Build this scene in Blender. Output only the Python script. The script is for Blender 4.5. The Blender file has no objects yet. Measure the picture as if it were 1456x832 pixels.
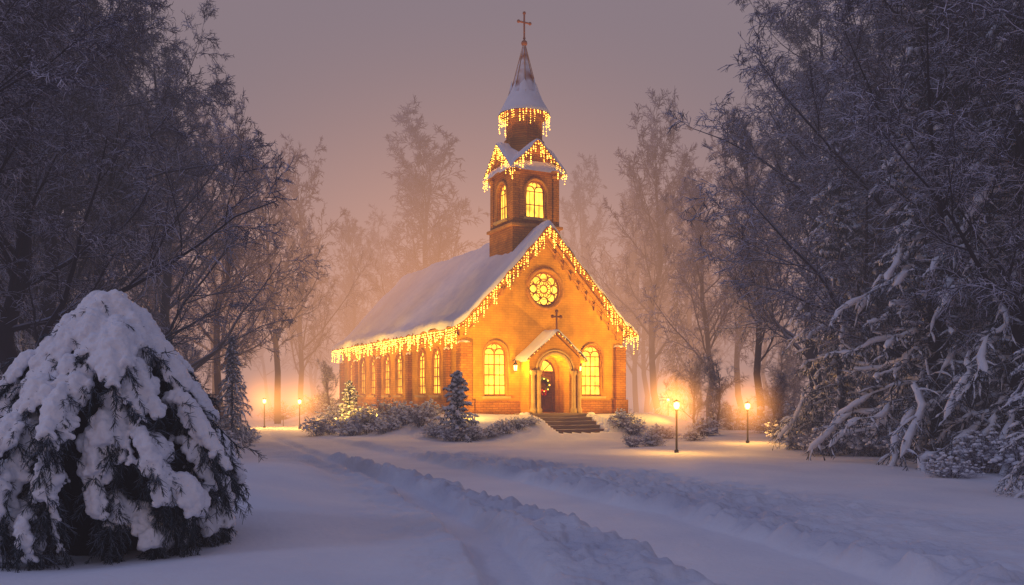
import bpy, bmesh, math, random
import numpy as np
from mathutils import Vector, Matrix
random.seed(7)
rng = np.random.default_rng(11)
S = bpy.context.scene
COL = S.collection
F = 1200.0; HOR = 564.0; EYE = 1.7
def wx(px, Y): return (px-728.0)/F*Y

# ---------------------------------------------------------------- materials
def newmat(name):
    m = bpy.data.materials.new(name); m.use_nodes = True
    nt = m.node_tree; b = nt.nodes["Principled BSDF"]
    return m, nt, b
def N(nt, t, **kw):
    n = nt.nodes.new(t)
    for k, v in kw.items():
        if k in n.inputs: n.inputs[k].default_value = v
        else: setattr(n, k, v)
    return n
def ramp(nt, stops):
    r = nt.nodes.new('ShaderNodeValToRGB')
    el = r.color_ramp.elements
    el[0].position, el[0].color = stops[0][0], (*stops[0][1], 1)
    el[1].position, el[1].color = stops[-1][0], (*stops[-1][1], 1)
    for p, c in stops[1:-1]:
        e = el.new(p); e.color = (*c, 1)
    return r
def noisy(name, stops, scale=3.0, rough=0.8, bump=0.3, bscale=30.0, bdist=0.02, detail=5, attr=None):
    m, nt, b = newmat(name)
    tc = nt.nodes.new('ShaderNodeTexCoord')
    n1 = N(nt, 'ShaderNodeTexNoise', Scale=scale, Detail=detail)
    r = ramp(nt, stops)
    nt.links.new(tc.outputs['Object'], n1.inputs['Vector'])
    nt.links.new(n1.outputs['Fac'], r.inputs['Fac'])
    out = r.outputs['Color']
    n2 = N(nt, 'ShaderNodeTexNoise', Scale=bscale, Detail=4)
    nt.links.new(tc.outputs['Object'], n2.inputs['Vector'])
    bp = N(nt, 'ShaderNodeBump', Strength=bump, Distance=bdist)
    if attr:   # trampled snow is greyer and rougher than packed / fresh snow
        at = nt.nodes.new('ShaderNodeAttribute'); at.attribute_name = attr
        mx = nt.nodes.new('ShaderNodeMix'); mx.data_type = 'RGBA'
        nt.links.new(at.outputs['Fac'], mx.inputs['Factor']); nt.links.new(out, mx.inputs['A']); mx.inputs['B'].default_value = (.42, .45, .58, 1)
        out = mx.outputs['Result']
        mr = nt.nodes.new('ShaderNodeMapRange'); mr.inputs['To Min'].default_value = bump*.6; mr.inputs['To Max'].default_value = 1.0
        nt.links.new(at.outputs['Fac'], mr.inputs['Value']); nt.links.new(mr.outputs[0], bp.inputs['Strength'])
    nt.links.new(out, b.inputs['Base Color'])
    nt.links.new(n2.outputs['Fac'], bp.inputs['Height'])
    nt.links.new(bp.outputs['Normal'], b.inputs['Normal'])
    b.inputs['Roughness'].default_value = rough
    b.inputs['Specular IOR Level'].default_value = 0.2
    return m
def snow_on(name, base, snow, lo, hi, nscale=4.0, namp=0.5):
    """surface that carries snow / frost where it faces up (diffuse only, one noise: used on millions of twigs)"""
    m = bpy.data.materials.new(name); m.use_nodes = True; nt = m.node_tree; nt.nodes.clear()
    b = nt.nodes.new('ShaderNodeBsdfDiffuse'); o = nt.nodes.new('ShaderNodeOutputMaterial'); nt.links.new(b.outputs[0], o.inputs['Surface'])
    tc = nt.nodes.new('ShaderNodeTexCoord')
    g = nt.nodes.new('ShaderNodeNewGeometry')
    sp = nt.nodes.new('ShaderNodeSeparateXYZ')
    nt.links.new(g.outputs['Normal'], sp.inputs[0])
    n2 = N(nt, 'ShaderNodeTexNoise', Scale=nscale, Detail=1)
    nt.links.new(tc.outputs['Object'], n2.inputs['Vector'])
    ma = N(nt, 'ShaderNodeMath', operation='MULTIPLY_ADD'); ma.inputs[1].default_value = namp*2
    nt.links.new(n2.outputs['Fac'], ma.inputs[0])
    nt.links.new(sp.outputs['Z'], ma.inputs[2])
    mr = nt.nodes.new('ShaderNodeMapRange')
    mr.inputs['From Min'].default_value = lo+namp; mr.inputs['From Max'].default_value = hi+namp
    nt.links.new(ma.outputs[0], mr.inputs['Value'])
    mx = nt.nodes.new('ShaderNodeMix'); mx.data_type = 'RGBA'
    nt.links.new(mr.outputs[0], mx.inputs['Factor'])
    mx.inputs['A'].default_value = (*base, 1)
    mx.inputs['B'].default_value = (*snow, 1)
    nt.links.new(mx.outputs['Result'], b.inputs['Color'])
    return m
def emis(name, col, s, nscale=None, lo=0.5, hi=1.4, sample=True):
    m, nt, b = newmat(name)
    b.inputs['Base Color'].default_value = (col[0]*.3, col[1]*.3, col[2]*.3, 1)
    b.inputs['Emission Color'].default_value = (*col, 1)
    b.inputs['Emission Strength'].default_value = s
    if not sample: m.cycles.emission_sampling = 'NONE'
    if nscale:
        tc = nt.nodes.new('ShaderNodeTexCoord')
        n = N(nt, 'ShaderNodeTexNoise', Scale=nscale, Detail=3)
        nt.links.new(tc.outputs['Object'], n.inputs['Vector'])
        mr = nt.nodes.new('ShaderNodeMapRange')
        mr.inputs['From Min'].default_value = .3; mr.inputs['From Max'].default_value = .7
        mr.inputs['To Min'].default_value = s*lo; mr.inputs['To Max'].default_value = s*hi
        nt.links.new(n.outputs['Fac'], mr.inputs['Value'])
        nt.links.new(mr.outputs[0], b.inputs['Emission Strength'])
    return m
def brickmat(name, c1, c2, mort, rough=.85, bump=.6, lo=.62, hi=1.2):
    m, nt, b = newmat(name)
    tc = nt.nodes.new('ShaderNodeTexCoord')
    sp = nt.nodes.new('ShaderNodeSeparateXYZ'); nt.links.new(tc.outputs['Object'], sp.inputs[0])
    ad = N(nt, 'ShaderNodeMath', operation='ADD')
    nt.links.new(sp.outputs['X'], ad.inputs[0]); nt.links.new(sp.outputs['Y'], ad.inputs[1])
    cb = nt.nodes.new('ShaderNodeCombineXYZ')
    nt.links.new(ad.outputs[0], cb.inputs['X']); nt.links.new(sp.outputs['Z'], cb.inputs['Y'])
    br = nt.nodes.new('ShaderNodeTexBrick')
    br.inputs['Scale'].default_value = 1.0
    br.inputs['Brick Width'].default_value = .3; br.inputs['Row Height'].default_value = .11
    br.inputs['Mortar Size'].default_value = .012
    br.inputs['Color1'].default_value = (*c1, 1); br.inputs['Color2'].default_value = (*c2, 1)
    br.inputs['Mortar'].default_value = (*mort, 1)
    nt.links.new(cb.outputs[0], br.inputs['Vector'])
    n = N(nt, 'ShaderNodeTexNoise', Scale=1.6, Detail=8)
    nt.links.new(tc.outputs['Object'], n.inputs['Vector'])
    mr = nt.nodes.new('ShaderNodeMapRange')
    mr.inputs['From Min'].default_value = .3; mr.inputs['From Max'].default_value = .7
    mr.inputs['To Min'].default_value = lo; mr.inputs['To Max'].default_value = hi
    nt.links.new(n.outputs['Fac'], mr.inputs['Value'])
    mx = nt.nodes.new('ShaderNodeVectorMath'); mx.operation = 'SCALE'
    nt.links.new(br.outputs['Color'], mx.inputs[0]); nt.links.new(mr.outputs[0], mx.inputs['Scale'])
    nt.links.new(mx.outputs[0], b.inputs['Base Color'])
    bp = N(nt, 'ShaderNodeBump', Strength=bump, Distance=.015, invert=True)
    nt.links.new(br.outputs['Fac'], bp.inputs['Height'])
    nt.links.new(bp.outputs['Normal'], b.inputs['Normal'])
    b.inputs['Roughness'].default_value = rough
    b.inputs['Specular IOR Level'].default_value = 0.1
    return m

M_SNOW = noisy('snow', [(.3, (.68, .71, .81)), (.7, (.78, .80, .88))], 1.2, .7, .5, 22, .03)
M_GROUND = noisy('snow_ground', [(.3, (.68, .71, .81)), (.7, (.79, .81, .88))], .6, .75, .6, 10, .05, 7, attr='trampled')
M_PLASTER = brickmat('ochre_wall', (.56, .29, .022), (.51, .26, .02), (.45, .22, .018), bump=.25, lo=.72, hi=1.14)
M_BRICK = brickmat('orange_brick', (.46, .20, .028), (.37, .15, .02), (.23, .10, .02), lo=.65, hi=1.15)
M_TRIM = noisy('trim', [(.3, (.34, .155, .025)), (.7, (.46, .23, .04))], 5, .7)
M_STONE = noisy('pale_stone', [(.3, (.42, .28, .10)), (.7, (.55, .38, .15))], 4, .8)
M_STEP = snow_on('step_stone', (.24, .17, .12), (.62, .62, .66), .8, 1.4, 2.5, .6)
M_WOOD = noisy('door_wood', [(.3, (.10, .035, .015)), (.7, (.16, .06, .025))], 8, .6)
M_DARK = noisy('dark_metal', [(.3, (.02, .02, .022)), (.7, (.04, .04, .04))], 8, .5)
M_MUNT = noisy('window_bars', [(.3, (.26, .10, .015)), (.7, (.34, .13, .02))], 8, .6)
M_GOLD = noisy('gilded_cross', [(.3, (.28, .10, .03)), (.7, (.38, .14, .045))], 8, .4)
M_GLASS = emis('lit_glass', (1., .51, .045), 2.5, 2.2, .55, 1.8)
M_BULB = emis('string_bulb', (1., .42, .05), 9, sample=False)
M_LAMP = emis('lamp_glow', (1., .42, .07), 16, sample=False)
M_WIRE = noisy('wire', [(.3, (.05, .03, .02)), (.7, (.06, .04, .03))], 8, .6)
M_ROOFTILE = snow_on('spire_tiles', (.32, .10, .035), (.66, .67, .76), .08, .38, 2.2, .4)
M_BARK = snow_on('frosted_bark', (.020, .018, .027), (.36, .38, .52), .05, .8, 2, .35)
M_TWIG = snow_on('frosted_twigs', (.045, .043, .07), (.64, .65, .84), -.1, .75, 1.2, .5)
M_NEEDLE = snow_on('spruce_needles', (.014, .022, .030), (.50, .54, .70), .15, .95, 1.5, .5)
M_BOUGHSNOW = noisy('bough_snow', [(.3, (.60, .64, .76)), (.7, (.74, .77, .86))], 3, .8)
M_NEEDLE2 = snow_on('bush_needles', (.026, .042, .054), (.44, .49, .63), .45, 1.2, 2.5, .4)
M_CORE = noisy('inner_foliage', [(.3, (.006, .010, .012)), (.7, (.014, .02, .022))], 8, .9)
M_GREEN = noisy('wreath_green', [(.3, (.04, .08, .02)), (.7, (.08, .13, .035))], 12, .9)
M_RED = noisy('red_bow', [(.3, (.4, .02, .015)), (.7, (.5, .03, .02))], 12, .6)

# ---------------------------------------------------------------- mesh helpers
class MB:
    def __init__(s): s.v=[]; s.f=[]; s.m=[]; s.n=0
    def add(s, v, f, mat=0):
        v = np.asarray(v, float).reshape(-1, 3); f = np.asarray(f, int)
        if len(f) == 0: return
        s.v.append(v); s.f.append(f+s.n); s.m.append(np.full(len(f), mat)); s.n += len(v)
    def mesh(s, name, mats, smooth=True):
        me = bpy.data.meshes.new(name)
        v = np.concatenate(s.v); me.vertices.add(len(v)); me.vertices.foreach_set('co', v.ravel())
        lv = np.concatenate([f.ravel() for f in s.f]).astype(np.int32)
        tot = np.concatenate([np.full(len(f), f.shape[1]) for f in s.f]).astype(np.int32)
        st = np.concatenate([[0], np.cumsum(tot)[:-1]]).astype(np.int32)
        me.loops.add(len(lv)); me.loops.foreach_set('vertex_index', lv)
        me.polygons.add(len(tot)); me.polygons.foreach_set('loop_start', st)
        me.polygons.foreach_set('loop_total', tot)
        me.polygons.foreach_set('material_index', np.concatenate(s.m).astype(np.int32))
        me.polygons.foreach_set('use_smooth', np.full(len(tot), smooth))
        for m in mats: me.materials.append(m)
        me.update(calc_edges=True); me.validate()
        return me
def addobj(name, me, parent=None, loc=(0,0,0), rot=(0,0,0), sc=(1,1,1)):
    o = bpy.data.objects.new(name, me); COL.objects.link(o)
    o.location = loc; o.rotation_euler = rot; o.scale = sc
    if parent: o.parent = parent
    return o
def empty(name, loc=(0,0,0), rz=0):
    e = bpy.data.objects.new(name, None); COL.objects.link(e); e.location = loc; e.rotation_euler = (0,0,rz)
    e.empty_display_size = .3
    return e
def tubes(P, R, sides=3):
    P = np.asarray(P, float); R = np.asarray(R, float)
    Nn, K, _ = P.shape
    T = np.gradient(P, axis=1); T /= np.linalg.norm(T, axis=2, keepdims=True)+1e-9
    D = P[:, -1]-P[:, 0]; D = D/(np.linalg.norm(D, axis=1, keepdims=True)+1e-9)
    ref = np.where(np.abs(D[:, 2:3]) > .8, np.array([[1., .13, 0]]), np.array([[0, 0, 1.]]))[:, None, :]
    U = np.cross(T, np.broadcast_to(ref, T.shape)); U /= np.linalg.norm(U, axis=2, keepdims=True)+1e-9
    V = np.cross(T, U)
    a = np.arange(sides)/sides*2*np.pi
    vv = P[:, :, None, :]+R[:, :, None, None]*(np.cos(a)[None, None, :, None]*U[:, :, None, :]+np.sin(a)[None, None, :, None]*V[:, :, None, :])
    idx = np.arange(Nn*K*sides).reshape(Nn, K, sides)
    A = idx[:, :-1, :]; B = np.roll(A, -1, axis=2); C2 = idx[:, 1:, :]; Dd = np.roll(C2, -1, axis=2)
    f = np.stack([A, C2, Dd, B], axis=-1).reshape(-1, 4)
    return vv.reshape(-1, 3), f
def grow(P, R, n, ratio, ang, K=3, u0=.15, u1=1., g=0., j=.15, rr=.6, rend=.3, lmin=.05, taper=.5, rmin=.004, rngl=None):
    r_ = rngl or rng
    Nn, Kp, _ = P.shape
    Lp = np.linalg.norm(np.diff(P, axis=1), axis=2).sum(1)
    u = (u0+(u1-u0)*(np.arange(n)[None, :]+r_.random((Nn, n)))/n)
    t = np.clip(u*(Kp-1), 0, Kp-1.001); i = t.astype(int); fr = (t-i)
    ar = np.arange(Nn)[:, None]
    p0 = P[ar, i]; p1 = P[ar, i+1]
    pos = p0+(p1-p0)*fr[..., None]
    T = p1-p0; T = T/(np.linalg.norm(T, axis=2, keepdims=True)+1e-9)
    rad = R[ar, i]*(1-fr)+R[ar, i+1]*fr
    q = r_.normal(size=T.shape); q -= (q*T).sum(2, keepdims=True)*T; q /= np.linalg.norm(q, axis=2, keepdims=True)+1e-9
    a = np.radians(ang)*(1+.3*r_.normal(size=u.shape))[..., None]
    d = np.cos(a)*T+np.sin(a)*q
    L = np.maximum(lmin, ratio*Lp[:, None]*(1-taper*u)*(.6+.7*r_.random(u.shape)))
    pos = pos.reshape(-1, 3); d = d.reshape(-1, 3); L = L.reshape(-1); rad = rad.reshape(-1)
    out = np.zeros((len(pos), K, 3)); out[:, 0] = pos
    for k in range(1, K):
        d = d+j*r_.normal(size=d.shape)+np.array([0, 0, g])
        d /= np.linalg.norm(d, axis=1, keepdims=True)+1e-9
        out[:, k] = out[:, k-1]+d*(L/(K-1))[:, None]
    r0 = np.maximum(rad*rr, rmin)
    Rr = r0[:, None]*np.linspace(1, rend, K)[None, :]
    return out, np.maximum(Rr, rmin*.5)
def resample(B, K2):
    K = B.shape[1]; t = np.linspace(0, K-1.001, K2); i = t.astype(int); f = (t-i)[None, :, None]
    return B[:, i]*(1-f)+B[:, i+1]*f
def ico(sub=1):
    bm = bmesh.new(); bmesh.ops.create_icosphere(bm, subdivisions=sub, radius=1)
    v = np.array([x.co[:] for x in bm.verts]); f = np.array([[q.index for q in p.verts] for p in bm.faces]); bm.free()
    return v, f
IV1, IF1 = ico(1); IV2, IF2 = ico(2)
def blobs(mb, pos, rad, squash=(1, 1, .6), mat=0, v=IV1, f=IF1, rough=.25, rn=rng):
    pos = np.asarray(pos).reshape(-1, 3); rad = np.asarray(rad).reshape(-1)
    n = len(pos)
    if n == 0: return
    disp = 1+rough*rn.normal(size=(n, len(v), 1))*.5
    vv = pos[:, None, :]+v[None]*disp*rad[:, None, None]*np.array(squash)[None, None, :]
    ff = (f[None]+np.arange(n)[:, None, None]*len(v)).reshape(-1, 3)
    mb.add(vv.reshape(-1, 3), ff, mat)
def from_bm(name, bm, mats, parent=None, smooth=False):
    bmesh.ops.recalc_face_normals(bm, faces=bm.faces)
    me = bpy.data.meshes.new(name); bm.to_mesh(me); bm.free()
    for m in mats: me.materials.append(m)
    if smooth: me.polygons.foreach_set('use_smooth', [True]*len(me.polygons))
    return addobj(name, me, parent)
def bm_prism(bm, pts, axis, a, b):
    def P(p, t): return (p[0], t, p[1]) if axis == 'y' else ((t, p[0], p[1]) if axis == 'x' else (p[0], p[1], t))
    A = [bm.verts.new(P(p, a)) for p in pts]; B = [bm.verts.new(P(p, b)) for p in pts]
    bm.faces.new(A); bm.faces.new(B[::-1]); n = len(pts)
    for i in range(n): bm.faces.new((A[i], B[i], B[(i+1) % n], A[(i+1) % n]))
def prism(name, pts, axis, a, b, mat, parent=None):
    bm = bmesh.new(); bm_prism(bm, pts, axis, a, b); return from_bm(name, bm, [mat], parent)
def bm_box(bm, x0, x1, y0, y1, z0, z1): bm_prism(bm, [(x0, z0), (x1, z0), (x1, z1), (x0, z1)], 'y', y0, y1)
def box(name, x0, x1, y0, y1, z0, z1, mat, parent=None, bev=0.0):
    bm = bmesh.new(); bm_box(bm, x0, x1, y0, y1, z0, z1)
    o = from_bm(name, bm, [mat], parent)
    if bev:
        md = o.modifiers.new('b', 'BEVEL'); md.width = bev; md.segments = 2
    return o
def arch(c, w, z0, z1, n=14):
    r = w/2; zc = z1-r
    pts = [(c-r, z0), (c+r, z0)]
    for i in range(n+1):
        a = math.pi*i/n; pts.append((c+r*math.cos(a), zc+r*math.sin(a)))
    return pts
def cut(obj, bmc):
    c = from_bm('cutter', bmc, [])
    md = obj.modifiers.new('c', 'BOOLEAN'); md.object = c; md.operation = 'DIFFERENCE'; md.solver = 'EXACT'
    bpy.context.view_layer.objects.active = obj
    bpy.context.view_layer.update()
    bpy.ops.object.modifier_apply(modifier='c')
    bpy.data.objects.remove(c, do_unlink=True)
def tubepath(mb, pts, r, sides=6, mat=0):
    P = np.array(pts, float)[None]; v, f = tubes(P, np.full((1, len(pts)), r), sides); mb.add(v, f, mat)
def lathe(mb, prof, seg, cx=0, cy=0, mat=0, a0=0):
    K = len(prof); a = a0+np.arange(seg)/seg*2*np.pi
    v = np.array([[(cx+r*math.cos(t), cy+r*math.sin(t), z) for t in a] for r, z in prof]).reshape(-1, 3)
    idx = np.arange(K*seg).reshape(K, seg)
    A = idx[:-1]; B = np.roll(A, -1, 1); C = idx[1:]; D = np.roll(C, -1, 1)
    mb.add(v, np.stack([A, B, D, C], -1).reshape(-1, 4), mat)

_tab = np.random.default_rng(3).random((256, 256))
def vnoise(x, y):
    xi = np.floor(x).astype(int); yi = np.floor(y).astype(int); fx = x-xi; fy = y-yi
    fx = fx*fx*(3-2*fx); fy = fy*fy*(3-2*fy)
    g = lambda a, b: _tab[a % 256, b % 256]
    return (g(xi, yi)*(1-fx)+g(xi+1, yi)*fx)*(1-fy)+(g(xi, yi+1)*(1-fx)+g(xi+1, yi+1)*fx)*fy-.5
def sm(x): x = np.clip(x, 0, 1); return x*x*(3-2*x)

# ---------------------------------------------------------------- terrain
CX, CY = 1.57, 40.0
RX = np.array([.8944, .4472]); BY = np.array([-.4472, .8944])
W = 4.385; LEN = 19.8
BX, BYY = wx(155, 9.5), 9.5
def seg_dist(x, y, pts):
    best = np.full(x.shape, 1e9)
    for (ax, ay), (bx, by) in zip(pts[:-1], pts[1:]):
        dx, dy = bx-ax, by-ay
        t = np.clip(((x-ax)*dx+(y-ay)*dy)/(dx*dx+dy*dy), 0, 1)
        best = np.minimum(best, np.hypot(x-ax-t*dx, y-ay-t*dy))
    return best
def smoothpath(p, n=3):
    p = [np.array(q, float) for q in p]
    for _ in range(n):
        o = [p[0]]
        for a, b in zip(p[:-1], p[1:]): o += [a*.75+b*.25, a*.25+b*.75]
        o.append(p[-1]); p = o
    return [tuple(q) for q in p]
ROAD = smoothpath([(5.2, -1), (3.9, 4), (2.75, 7.6), (1.75, 11.6), (-.1, 16.2), (-2.4, 21.2), (-5.9, 28.7), (-9.3, 36.4), (-13, 46), (-18, 60)])
TRK = smoothpath([(.9, -1), (.55, 4), (.15, 7.6), (-.95, 12.6), (-2.7, 17.5), (-4.9, 23.), (-7.5, 29.5), (-10.6, 37), (-14, 46)])
TR3 = smoothpath([(9, 3), (7.2, 9), (4.6, 14), (1.8, 19), (-2, 25), (-6, 31)])
BR = smoothpath([(-3.2, 25.5), (-1, 29.5), (1.5, 33), (2.9, 37), (3, 38)])
def ground(x, y, full=False):
    x = np.asarray(x, float); y = np.asarray(y, float)
    h = .20*vnoise(x/5+3, y/5)+.08*vnoise(x/1.7, y/1.7+9)+.02*vnoise(x/.6, y/.6)
    wob = .22*vnoise(x/1.3+40, y/1.3)+.12*vnoise(x/.4, y/.4+3)
    d = seg_dist(x, y, ROAD)+wob; d2 = seg_dist(x, y, TRK)+wob*.5; d3 = seg_dist(x, y, TR3)+wob; d4 = seg_dist(x, y, BR)+wob
    path = sm(1.0-(d-.85)/.3); t2 = sm(1.0-(d2-.2)/.18); t4 = sm(1.0-(d4-.9)/.4)
    zone = sm(1.35-d/3.1)*sm((34-y)/16)
    rough = zone*(1-path)*(1-.9*t2)
    rock = np.maximum(0, vnoise(x/.24, y/.24)+.08)*.19+np.maximum(0, vnoise(x/.11+7, y/.11))*.14+.04*vnoise(x/.5+5, y/.5)
    h = h*(1-.7*np.maximum(path, t4))+rough*(rock+.01)-.11*path*sm((44-y)/14)-.14*t2*sm((44-y)/14)-.06*t4*(1-path)
    h += .012*path*vnoise(x/.25, y/.6)
    h += (.05*np.exp(-((d-1.3)/.2)**2)+.05*np.exp(-((d2-.5)/.14)**2))*zone*(1+1.2*vnoise(x/.3, y/.3))
    z3 = .6*sm(1.4-d3/1.0)*sm((26-y)/10); h += z3*(rock*.8-.05)*(1-path)
    nb_ = 1-np.exp(-(((x-BX)**2+(y-BYY)**2)/5.5)**2)
    h = h*(.25+.75*nb_)
    h += .34*nb_*sm((-x-1.3-.12*y+1.0+.4*vnoise(x/3, y/3))/2.5)*sm((24-y)/8)*sm((d2-.6)/.9)
    lx = (x-CX)*RX[0]+(y-CY)*RX[1]; ly = (x-CX)*BY[0]+(y-CY)*BY[1]
    dx = np.maximum(np.abs(lx)-W, 0); dy = np.maximum(np.maximum(-ly-.9, ly-LEN), 0)
    dd = np.hypot(dx, dy); k = sm(1.12-dd/4.2)
    h += .92*k
    hst = np.clip(.86+(ly+1.0)*.42, -.12, .8)-.12
    h = np.where((np.abs(lx) < 1.62) & (ly < -.3) & (ly > -4.2), np.minimum(h, hst), h)
    h += .5*sm((x-9-.1*y)/6)+.45*sm((-x-9-.2*y)/6)+.25*sm((y-48)/20)*1.
    if full: return h, np.clip(rough*(.6+.7*vnoise(x/.9, y/.9))+z3*.45+.35*t2*zone, 0, 1)
    return h
def gz(x, y): return float(ground(np.array([x]), np.array([y]))[0])
nx, ny = 800, 900
u = np.linspace(-1, 1, nx); xs = 9*u+ 600*np.sign(u)*np.abs(u)**7
v = np.linspace(0, 1, ny); ys = 1+ 52*v**1.5 + 850*v**12
ys = np.concatenate([np.linspace(-40, .5, 20), ys]); ny = len(ys)
X, Y = np.meshgrid(xs+1.0, ys)
Z, TRM = ground(X, Y, True)
mb = MB(); idx = np.arange(nx*ny).reshape(ny, nx)
mb.add(np.stack([X, Y, Z], -1).reshape(-1, 3), np.stack([idx[:-1, :-1], idx[:-1, 1:], idx[1:, 1:], idx[1:, :-1]], -1).reshape(-1, 4))
gme = mb.mesh('snow_ground', [M_GROUND])
at = gme.attributes.new('trampled', 'FLOAT', 'POINT'); at.data.foreach_set('value', TRM.ravel().astype(np.float32))
addobj('snow_ground', gme)

# ---------------------------------------------------------------- church
church = empty('church', (CX, CY, 0), math.atan2(RX[1], RX[0]))
def zr(x):
    x = np.abs(x); return np.where(x < 4.2, 9.8-x*1.075, 9.8-4.2*1.075-(x-4.2)*.62)
pts = [(-W, -.2), (W, -.2), (W, float(zr(W))-.2), (4.2, float(zr(4.2))-.2), (0, 9.6), (-4.2, float(zr(4.2))-.2), (-W, float(zr(W))-.2)]
nave = prism('nave_walls', pts, 'y', 0, LEN, M_PLASTER)
bmc = bmesh.new()
FW = [(-2.6, 1.1, 1.75, 4.2), (2.6, 1.1, 1.75, 4.2)]
for c, w, a, b in FW: bm_prism(bmc, arch(c, w, a, b), 'y', -.4, .28)
bm_prism(bmc, [(.0+.82*math.cos(t), 6.8+.82*math.sin(t)) for t in np.linspace(0, 2*math.pi, 33)[:-1]], 'y', -.4, .28)
bm_prism(bmc, arch(0, 1.35, .96, 3.5), 'y', -.4, .45)
SIDE = [2.85, 4.85, 8.3, 10.4, 13.0, 15.1, 17.6]
for t in SIDE:
    bm_prism(bmc, arch(t, .95, 1.8, 4.0), 'x', -W-.4, -W+.16)
    bm_prism(bmc, arch(t, .95, 1.8, 4.0), 'x', W-.16, W+.4)
cut(nave, bmc); nave.parent = church
def window(axis, c, w, z0, z1, pos, sgn, name='window', ny_=5, dep=.20):
    e = empty(name); e.parent = church
    gp = pos+sgn*dep
    bm = bmesh.new(); bm_prism(bm, arch(c, w+.02, z0-.01, z1+.01), axis, gp, gp+sgn*.03)
    from_bm('glass', bm, [M_GLASS], e)
    m = MB(); q = pos+sgn*(dep-.05)
    P = (lambda a, z, o=0: (a, q+o, z)) if axis == 'y' else (lambda a, z, o=0: (q+o, a, z))
    r = w/2; zc = z1-r
    out = [P(c-r+.02, z0)]+[P(c-(r-.02)*math.cos(t), zc+(r-.02)*math.sin(t)) for t in np.linspace(0, math.pi, 13)]+[P(c+r-.02, z0)]
    tubepath(m, out, .05, 6); tubepath(m, [P(c-r, z0+.02), P(c+r, z0+.02)], .05, 6)
    tubepath(m, [P(c, z0), P(c, zc+.05)], .038, 4)
    for o in (-r*.5, r*.5): tubepath(m, [P(c+o, z0), P(c+o, zc)], .020, 4)
    for k in range(1, ny_): zz = z0+(zc-z0)*k/(ny_-1); tubepath(m, [P(c-r, zz), P(c+r, zz)], .026, 4)
    for s_ in (-1, 1):
        cc = c+s_*r*.5; tubepath(m, [P(cc+r*.5*math.cos(t), zc+r*.5*math.sin(t)) for t in np.linspace(0, math.pi, 9)], .03, 4)
    tubepath(m, [P(c+r*.26*math.cos(t), zc+r*.62+r*.26*math.sin(t)) for t in np.linspace(0, 2*math.pi, 13)], .024, 4)
    addobj('bars', m.mesh('bars', [M_MUNT]), e)
    m = MB(); q2 = pos-sgn*.03
    P2 = (lambda a, z: (a, q2, z)) if axis == 'y' else (lambda a, z: (q2, a, z))
    rr = r+.07
    tubepath(m, [P2(c-rr, z0-.02)]+[P2(c-rr*math.cos(t), zc+rr*math.sin(t)) for t in np.linspace(0, math.pi, 17)]+[P2(c+rr, z0-.02)], .065, 6)
    addobj('surround', m.mesh('surround', [M_TRIM]), e)
    bm = bmesh.new()
    if axis == 'y': bm_box(bm, c-rr-.1, c+rr+.1, min(pos-sgn*.16, pos+sgn*.02), max(pos-sgn*.16, pos+sgn*.02), z0-.14, z0-.03)
    else: bm_box(bm, min(pos-sgn*.16, pos+sgn*.02), max(pos-sgn*.16, pos+sgn*.02), c-rr-.1, c+rr+.1, z0-.14, z0-.03)
    from_bm('sill', bm, [M_STONE], e)
    return e
for c, w, a, b in FW: window('y', c, w, a, b, 0, 1)
for t in SIDE:
    window('x', t, .95, 1.8, 4.0, -W, 1, dep=.09); window('x', t, .95, 1.8, 4.0, W, -1, dep=.09)
e = empty('rose_window'); e.parent = church
prism('glass', [(.83*math.cos(t), 6.8+.83*math.sin(t)) for t in np.linspace(0, 2*math.pi, 33)[:-1]], 'y', .20, .23, M_GLASS, e)
m = MB()
def circ(cx, cz, r, th, y=.14, n=16, mat=0): tubepath(m, [(cx+r*math.cos(t), y, cz+r*math.sin(t)) for t in np.linspace(0, 2*math.pi, n+1)], th, 5, mat)
circ(0, 6.8, .79, .05, n=32); circ(0, 6.8, .2, .036); circ(0, 6.8, .48, .022, n=24)
for k in range(8):
    a = k*math.pi/4
    circ(.56*math.cos(a), 6.8+.56*math.sin(a), .2, .034)
    tubepath(m, [(.2*math.cos(a), .145, 6.8+.2*math.sin(a)), (.38*math.cos(a), .145, 6.8+.38*math.sin(a))], .026, 4)
    b_ = a+math.pi/8; tubepath(m, [(.2*math.cos(b_), .15, 6.8+.2*math.sin(b_)), (.79*math.cos(b_), .15, 6.8+.79*math.sin(b_))], .02, 4)
addobj('tracery', m.mesh('tracery', [M_MUNT]), e)
m = MB(); circ(0, 6.8, .93, .1, y=-.02, n=36)
addobj('ring', m.mesh('ring', [M_TRIM]), e)

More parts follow.
